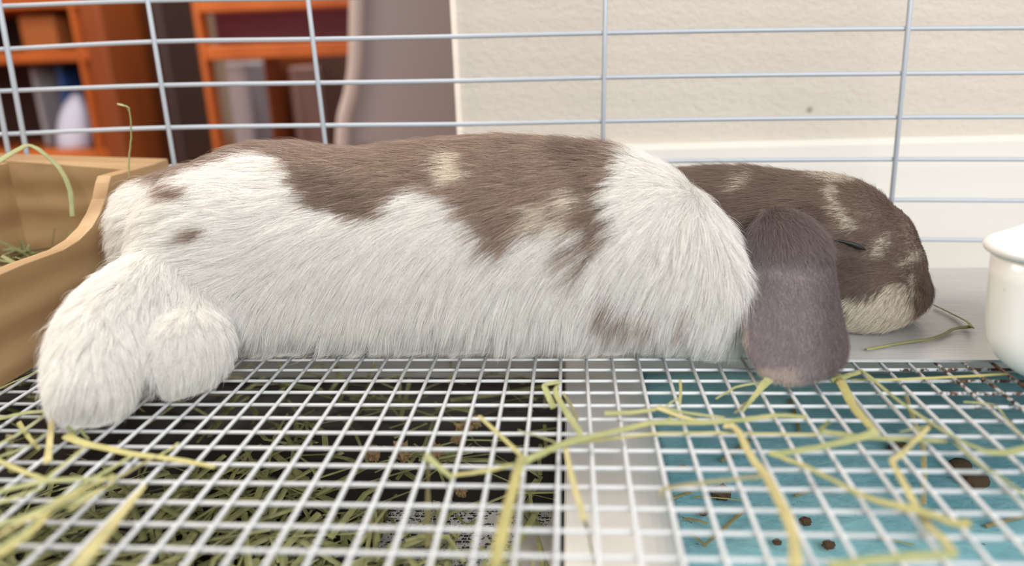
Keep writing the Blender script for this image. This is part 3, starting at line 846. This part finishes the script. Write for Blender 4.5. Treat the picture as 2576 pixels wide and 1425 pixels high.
ST = [
 ([(1071, 1146, 4), (1100, 1172, 3), (1140, 1204, 1.5)], 16, 10, G, 'short bent hay piece at the left end of the forked stalk'),
 ([(1074, 1156, 2), (1076, 1230, -14), (1077, 1373, -40)], 17, 16, D_, 'hay stalk poking down through the grid below the bent piece'),
 ([(1140, 1196, 3), (1220, 1186, 3.5), (1310, 1166, 4)], 10, 9, Yl, 'thin hay stalk joining the bent piece to the thick upright stem'),
 ([(1312, 1165, 5), (1365, 1140, 5), (1415, 1119, 5), (1456, 1107, 5), (1573, 1080, 4), (1647, 1064, 4), (1767, 1064, 4), (1874, 1056, 4), (1950, 1046, 3.5), (2030, 1050, 3)], 22, 12, G, 'longest green hay stalk crossing the white divider'),
 ([(1440, 1116, 4), (1500, 1108, 3), (1563, 1101, 2.5), (1650, 1092, 2), (1792, 1090, 2), (1920, 1092, 2), (2055, 1094, 2)], 9, 7, Yl, 'thin straight hay stem running just below the longest stalk'),
 ([(2062, 1086, 3), (2130, 1095, 2), (2185, 1102, 2), (2300, 1106, 2), (2382, 1111, 2)], 14, 10, G, 'pale hay stem leading on past the zigzag stalk'),
 ([(2087, 1060, 9), (2074, 1072, 6), (2062, 1087, 3)], 9, 9, G, 'tiny upright hay spur beside the zigzag stalk'),
 ([(1311, 1150, 6), (1292, 1224, 7), (1269, 1313, 9), (1243, 1432, 11)], 22, 34, Yl, 'thick pale hay stem coming forward from the fork'),
 ([(1206, 1048, 7), (1255, 1093, 6), (1310, 1146, 5)], 9, 12, Yl, 'thin hay twig rising from the fork of the thick stem'),
 ([(1405, 964, 8), (1398, 990, 7), (1435, 1055, 5), (1459, 1093, 4), (1436, 1106, 4), (1410, 1118, 4)], 12, 16, G, 'green hay stalk with a folded top over the divider edge'),
 ([(1408, 962, 8.5), (1385, 965, 9), (1370, 972, 8), (1381, 1000, 5), (1393, 1027, 2)], 12, 15, G, 'flattened hay leaf drooping from the folded top'),
 ([(1417, 990, 3), (1438, 1025, 1.5), (1453, 1058, 1)], 6, 8, D_, 'brown hay sliver behind the folded green stalk'),
 ([(1420, 1122, 4), (1439, 1203, 3.5), (1462, 1283, 2.5), (1470, 1310, 1)], 10, 16, B_, 'yellow hay stem running over the white divider'),
 ([(1471, 1312, -3), (1480, 1340, -14), (1495, 1420, -30)], 11, 12, D_, 'hay stem end dipping below the grid over the divider'),
 ([(1305, 1083, 2), (1350, 1097, 2.5), (1408, 1118, 3.5)], 5, 8, G, 'fine hay sliver reaching left from the longest stalk'),
 ([(1521, 1041, 2.5), (1580, 1039, 3), (1640, 1032, 4), (1656, 1026, 5)], 14, 11, G, 'cut hay stem end with an open tip on the divider'),
 ([(1652, 1026, 5), (1709, 1047, 4), (1757, 1061, 3)], 10, 10, B_, 'pale split hay blade bent off the cut stem'),
 ([(1656, 1024, 5), (1709, 1036, 4.5), (1823, 1052, 3.5)], 10, 7, G, 'green hay blade lying behind the pale split blade'),
 ([(1711, 956, None, .098), (1712, 995, None, .0965), (1708, 1032, None, .0955)], 8, 8, Yl, 'small hay twig standing upright on the grid'),
 ([(1706, 1004, 5), (1690, 1012, 5), (1665, 1032, 3)], 4, 4, G, 'curled hay shred beside the upright twig'),
 ([(1708, 1034, 3), (1690, 1048, 3), (1672, 1064, 2)], 7, 5, G, 'short hay shred below the upright twig'),
 ([(1936, 954, 5), (1918, 972, 4), (1896, 1000, 2), (1868, 1036, 1)], 20, 5, G, 'frayed hay stub poking out under the ear tip'),
 ([(1936, 966, 4), (1901, 966, 3), (1851, 975, 2), (1801, 1004, 1)], 8, 4, G, 'narrow hay leaf reaching out beside the frayed stub'),
 ([(1910, 980, 1), (1880, 1012, 0.8), (1848, 1040, .6)], 5, 4, D_, 'thin brown hay strand under the frayed stub'),
 ([(2090, 960, 3), (2130, 946, 4), (2172, 934, 5)], 16, 12, G, 'short hay length between ear and bent green stalk'),
 ([(2170, 934, 5), (2252, 1002, 5), (2335, 1060, 5), (2444, 1123, 5), (2519, 1140, 4), (2590, 1126, 3)], 13, 13, G, 'long green hay stalk slanting toward the bowl side of the grid'),
 ([(2400, 1112, 3), (2460, 1167, 3), (2511, 1197, 3), (2590, 1256, 3)], 12, 12, G, 'lower hay stalk continuing the slanting green one'),
 ([(2104, 944, 3), (2118, 968, 4), (2150, 1028, 5), (2196, 1080, 6)], 20, 17, Yl, 'wide creased hay blade, upper arm of the zigzag'),
 ([(2204, 1082, 6.5), (2185, 1094, 6), (2100, 1117, 5), (2001, 1136, 5), (1936, 1142, 5.5)], 18, 12, G, 'middle arm of the zigzag hay blade'),
 ([(1936, 1140, 6), (1990, 1160, 5), (2043, 1182, 5), (2147, 1236, 5), (2210, 1261, 5.5), (2315, 1286, 6), (2398, 1315, 6), (2442, 1318, 7)], 14, 26, Yl, 'long yellow lower arm of the zigzag hay blade'),
 ([(2142, 957, 2), (2250, 955, 2), (2377, 950, 2), (2536, 941, 2)], 7, 7, Yl, 'thin straight hay stem in front of the metal plate'),
 ([(1822, 1072, 4), (1852, 1080, 5), (1888, 1148, 4), (1926, 1198, 4), (1947, 1236, 5), (1972, 1286, 5), (1996, 1355, 5), (2000, 1432, 5)], 13, 27, B_, 'yellow hay stem running forward over the teal pad'),
 ([(1930, 1198, 4), (1850, 1206, 3.5), (1767, 1215, 3), (1667, 1232, 3), (1669, 1256, .5)], 9, 9, D_, 'side twig of the yellow stem pointing at the divider'),
 ([(2341, 1070, 4), (2305, 1107, 4), (2264, 1146, 4), (2245, 1163, 4.5), (2273, 1215, 4.5), (2305, 1274, 3), (2335, 1322, 3), (2372, 1358, 4), (2398, 1392, 5)], 9, 20, B_, 'kinked yellow hay stem crossing the zigzag blade'),
 ([(2343, 1070, 4), (2310, 1078, 3), (2264, 1087, 2)], 5, 4, G, 'fine hay leaf at the top of the kinked stem'),
 ([(2404, 1394, 5), (2353, 1398, 4.5), (2234, 1406, 4), (2085, 1427, 4)], 18, 20, G, 'hay stalk lying across the wires at the kinked stem foot'),
 ([(2424, 1012, 2), (2478, 1016, 2.5), (2508, 1024, 3), (2538, 1063, 2), (2572, 1096, 2)], 6, 6, G, 'slim bent hay sprig on the rusty wires'),
 ([(2275, 985, -6), (2300, 1060, -14), (2322, 1128, -22), (2323, 1270, -40)], 8, 11, D_, 'hay strand hanging down below the grid over the pad'),
 ([(2178, 880, 2.5), (2260, 864, 2.5), (2352, 850, 2.5), (2400, 828, 3), (2444, 822, 4)], 8, 9, G, 'jointed hay stem on the metal plate by the chin'),
 ([(2445, 824, 5), (2430, 808, 4), (2395, 790, 3), (2350, 768, 3)], 10, 7, G, 'second hay stem on the plate in front of the nose'),
 # around the hind foot
 ([(165, 1097, 4), (209, 1115, 4), (328, 1142, 3), (447, 1158, 2.5), (541, 1176, 2)], 17, 9, Yl, 'long hay stalk lying in front of the hind feet'),
 ([(131, 1040, 6), (126, 1100, 5), (119, 1163, 4)], 10, 15, B_, 'golden hay blade standing beside the big hind foot'),
 ([(364, 1222, 3), (320, 1275, 4), (268, 1337, 5), (192, 1432, 7)], 9, 33, B_, 'bright golden hay blade lying along the wires'),
 ([(184, 966, None, .078), (150, 1008, None, .074), (130, 1040, None, .071)], 11, 9, D_, 'dark hay stub sticking up against the hind foot'),
 ([(132, 1022, 5), (90, 1062, 4), (40, 1095, 3), (-10, 1122, 2)], 9, 9, G, 'green hay strand running from the hind foot to the box'),
 ([(122, 1034, 3), (60, 1040, 3), (-10, 1056, 2)], 9, 11, G, 'flat hay leaf beside the wooden box foot'),
 ([(112, 1094, 3), (60, 1128, 3), (-10, 1152, 3)], 10, 11, G, 'hay stalk with a cut end left of the golden blade'),
 ([(126, 1000, 7), (135, 1026, 5), (160, 1062, 3), (190, 1096, 2)], 6, 8, G, 'thin hay strand passing under the hind toes'),
 ([(46, 1064, 2), (70, 1098, 1.5), (98, 1130, 1)], 9, 7, Yl, 'small hay chip among the strands by the box'),
 ([(24, 1096, 2), (24, 1130, -4), (30, 1190, -16)], 13, 11, D_, 'hay stem slipping down between the wires by the box'),
 ([(200, 1078, 3), (212, 1094, 2), (222, 1106, 2)], 6, 5, G, 'stray hay tip under the toes of the hind foot'),
 ([(-10, 982, 2), (45, 957, 2), (112, 928, 2)], 6, 8, G, 'pale hay strand along the foot of the box board'),
 ([(-10, 1158, 5), (50, 1184, 5), (115, 1208, 5)], 11, 10, Yl, 'hay stem crossing toward the loose bundle'),
 ([(112, 1208, 5), (160, 1170, 4), (216, 1124, 4)], 12, 9, G, 'hay stem slanting up behind the bundle'),
 ([(-10, 1240, 5), (101, 1214, 5), (197, 1206, 5), (290, 1206, 4)], 12, 9, G, 'upper green stalk of the loose bundle'),
 ([(-10, 1400, 8), (75, 1343, 8), (140, 1274, 7), (205, 1236, 6), (286, 1196, 4)], 20, 12, Yl, 'thickest stalk of the loose bundle on the wires'),
 ([(-10, 1384, 6), (60, 1340, 6), (116, 1295, 6), (215, 1248, 6), (286, 1220, 4)], 16, 9, G, 'second green stalk of the loose bundle'),
 ([(-10, 1352, 9), (60, 1312, 8), (116, 1286, 8), (195, 1244, 7)], 16, 11, B_, 'straw coloured stalk on top of the loose bundle'),
 ([(174, 1284, 6), (230, 1250, 6), (288, 1210, 5)], 14, 8, B_, 'orange straw end leaning on the bundle'),
 ([(284, 1210, 4), (330, 1184, 4), (380, 1156, 3)], 9, 14, D_, 'dry brown stalk linking bundle and long stalk'),
 ([(380, 1156, 3), (420, 1136, 3), (448, 1116, 3)], 7, 8, G, 'green hay tip behind the long stalk'),
 ([(-10, 1322, 5), (66, 1300, 5), (150, 1256, 5), (240, 1202, 4), (330, 1150, 3)], 13, 8, G, 'lower green stalk under the loose bundle'),
 ([(-10, 1268, 4), (60, 1244, 4), (110, 1226, 4)], 10, 8, G, 'short stalk ending above the loose bundle'),
]
for (pts, w0, w1, m, lab) in ST: stalk(pts, w0, w1, m, lab)
# a tall stalk and an arching one rising out of the hay box
stalk([(324, 470, None, .236), (325, 400, None, .236), (330, 335, None, .236), (325, 278, None, .236), (312, 266, None, .235), (295, 262, None, .234)], 10, 9, G, 'tall hay stalk with bent tip standing up out of the box')
stalk([(-10, 410, None, .222), (40, 380, None, .235), (72, 366, None, .243), (105, 382, None, .243), (150, 425, None, .24), (176, 480, None, .236), (182, 545, None, .23)], 11, 9, G, 'arching hay stalk hooked over the back board of the box')

# hay lying on the teal pad and in the left tray
for (a, b, wd, lab) in (
        ((1885, 1110), (1815, 1160), 10, 'brown hay shred on the pad behind the yellow stem'), ((1740, 1238), (1690, 1255), 8, 'hay shred on the pad against the divider'),
        ((2000, 1248), (2045, 1232), 9, 'hay shred on the pad between yellow stem and zigzag arm'), ((1720, 1306), (1780, 1318), 7, 'short hay shred at the divider foot'),
        ((1870, 1285), (1770, 1375), 9, 'long brown hay shred slanting across the pad'), ((1730, 1340), (1775, 1376), 8, 'hay shred meeting the long slanting one'),
        ((2140, 1345), (2300, 1372), 5, 'finest long hay shred on the pad'), ((2390, 1360), (2415, 1350), 4, 'tiny green hay shred on the pad by the kinked stem'),
        ((2480, 1325), (2576, 1300), 9, 'dark hay shred on the pad below the bowl'), ((1745, 1250), (1880, 1262), 4, 'fine hay shred touching the crumbly dropping'),
        ((1985, 1005), (2010, 1085), 9, 'hay shred on the pad below the ear tip'), ((1700, 1180), (1726, 1172), 9, 'shortest hay shred on the pad beside the divider')):
    stalk([(*a, ZT*1000+7.5), ((a[0]+b[0])/2+3, (a[1]+b[1])/2-2, ZT*1000+8.5), (*b, ZT*1000+8)], wd, wd*.8, D_ if wd > 5 else G, lab, 'hay shreds on the teal pad', name='hay_shred')

def strands(name, n, gen, m, sides=4, flat=.3):
    V, Fc = [], []
    for i in range(n):
        P, r = gen(i); v, f = tube_geo(P, r, sides, flat, upv=(rng.uniform(-.6, .6), rng.uniform(-.6, .6), 1)); o = len(V); V += v; Fc += [tuple(q+o for q in g) for g in f]
    return link(name, mesh(name, V, Fc), m)
def tray_gen(i):
    x = rng.uniform(-.37, -.008); y = rng.uniform(-.07, .27)
    if y > .13+.03*math.sin(x*30) and rng.random() < .85: y -= .2
    a = rng.uniform(0, math.pi); l = rng.uniform(.02, .075)
    hz = .016+.012*math.sin(x*28+1)*math.sin(y*25+.5)
    z = ZT+.006+rng.random()**1.4*max(hz, .004)*1.5
    if x > -.05: z = ZT+.006+rng.random()*.010
    if x > -.045 and y < .11 and rng.random() < .6: x -= .1
    d = np.array((math.cos(a), math.sin(a), rng.normal(0, .12)))*l/2; c = np.array((x, y, z)); bend = np.array((rng.normal(0, .004), rng.normal(0, .004), rng.uniform(0, .004)))
    P = np.array([c-d, c+bend, c+d*.9]); P[:, 0] = np.clip(P[:, 0], -.385, -.002); P[:, 2] = np.clip(P[:, 2], ZT+.0045, -.008)
    return P, rng.uniform(.0006, .0016)
tag(strands('hay_litter', 2300, tray_gen, M_HAY_P), 'loose green hay litter piled in the tray below the wires', 'hay', kind='stuff')
def box_gen(i):
    x = rng.uniform(-.345, -.268); y = rng.uniform(.07, .255); up = rng.random() < .3
    c = np.array((x, y, rng.uniform(.008, .032))); a = rng.uniform(0, 6.28); l = rng.uniform(.02, .05)
    d = np.array((math.cos(a), math.sin(a)*1.0, rng.uniform(.4, 1.6) if up else rng.normal(0, .15))); d = d/np.linalg.norm(d)*l/2
    P = np.array([c-d, c+rng.normal(0, .002, 3), c+d]); P[:, 0] = np.clip(P[:, 0], -.347, -.2645); P[:, 1] = np.clip(P[:, 1], .058, .244); P[:, 2] = np.clip(P[:, 2], .0065, .06)
    return P, rng.uniform(.0006, .0014)
tag(strands('hay_fill', 420, box_gen, M_HAY_P), 'green hay filling the bottom of the wooden hay box', 'hay', kind='stuff')

# brown seed heads and droppings
def lump(name, c, r, m, label, cat, group, bumpy=.35, seed=0, sq=(1, 1, 1)):
    bm = bmesh.new(); bmesh.ops.create_icosphere(bm, subdivisions=3, radius=1.)
    rr = np.random.default_rng(seed)
    for v in bm.verts:
        s = 1+bumpy*rr.normal(0, .45); v.co = Vector((v.co.x*sq[0], v.co.y*sq[1], v.co.z*sq[2]))*r*s
    me = bpy.data.meshes.new(name); bm.to_mesh(me); bm.free()
    o = link(name, me, m); o.location = c; return tag(o, label, cat, group)
for i, (x, y, z, r, lab) in enumerate((
        (1165, 1082, -9, .0030, 'largest dry seed clump caught just under the wires'), (1196, 1062, -9, .0024, 'seed clump caught under the wires by the thin twig tip'),
        (1150, 1104, -10, .0020, 'smallest seed clump caught under the wires'), (1012, 1138, -30, .0036, 'round brown seed clump on the hay between two smaller ones'),
        (940, 1142, -32, .0030, 'star shaped seed clump on the hay farthest from the divider'), (1097, 1136, -32, .0030, 'seed clump on the hay behind the short bent piece'),
        (1160, 1235, -50, .0024, 'small seed clump deep in the hay below the bent piece'))):
    lump('seed_head', onz(x, y, z/1000), r, M_SEED, lab, 'seed clump', 'seed clumps below the wires', .55, i, (1, .8, 1.2))
for i, (x, y, r, lab) in enumerate((
        (1815, 1240, .0042, 'crumbly brown dropping on the pad beside the divider'), (2026, 1312, .0022, 'small brown crumb on the pad beside the yellow stem'),
        (2450, 1208, .0058, 'largest smooth dark dropping on the teal pad'), (2415, 1172, .0046, 'smooth dark dropping touching the largest one'),
        (2262, 1128, .0046, 'dark dropping on the pad under the kinked yellow stem'), (1770, 1290, .0018, 'tiny crumb on the pad near the divider foot'),
        (2085, 1372, .0022, 'dark crumb on the pad under the long yellow arm'), (1955, 1365, .0016, 'tiniest crumb on the pad beside the yellow stem'))):
    lump('dropping', onz(x, y, ZT+.0085), r, M_DUNG, lab, 'dropping', 'droppings on the teal pad', .06 if r > .0044 else .3, 20+i, (1.2, 1, .8))
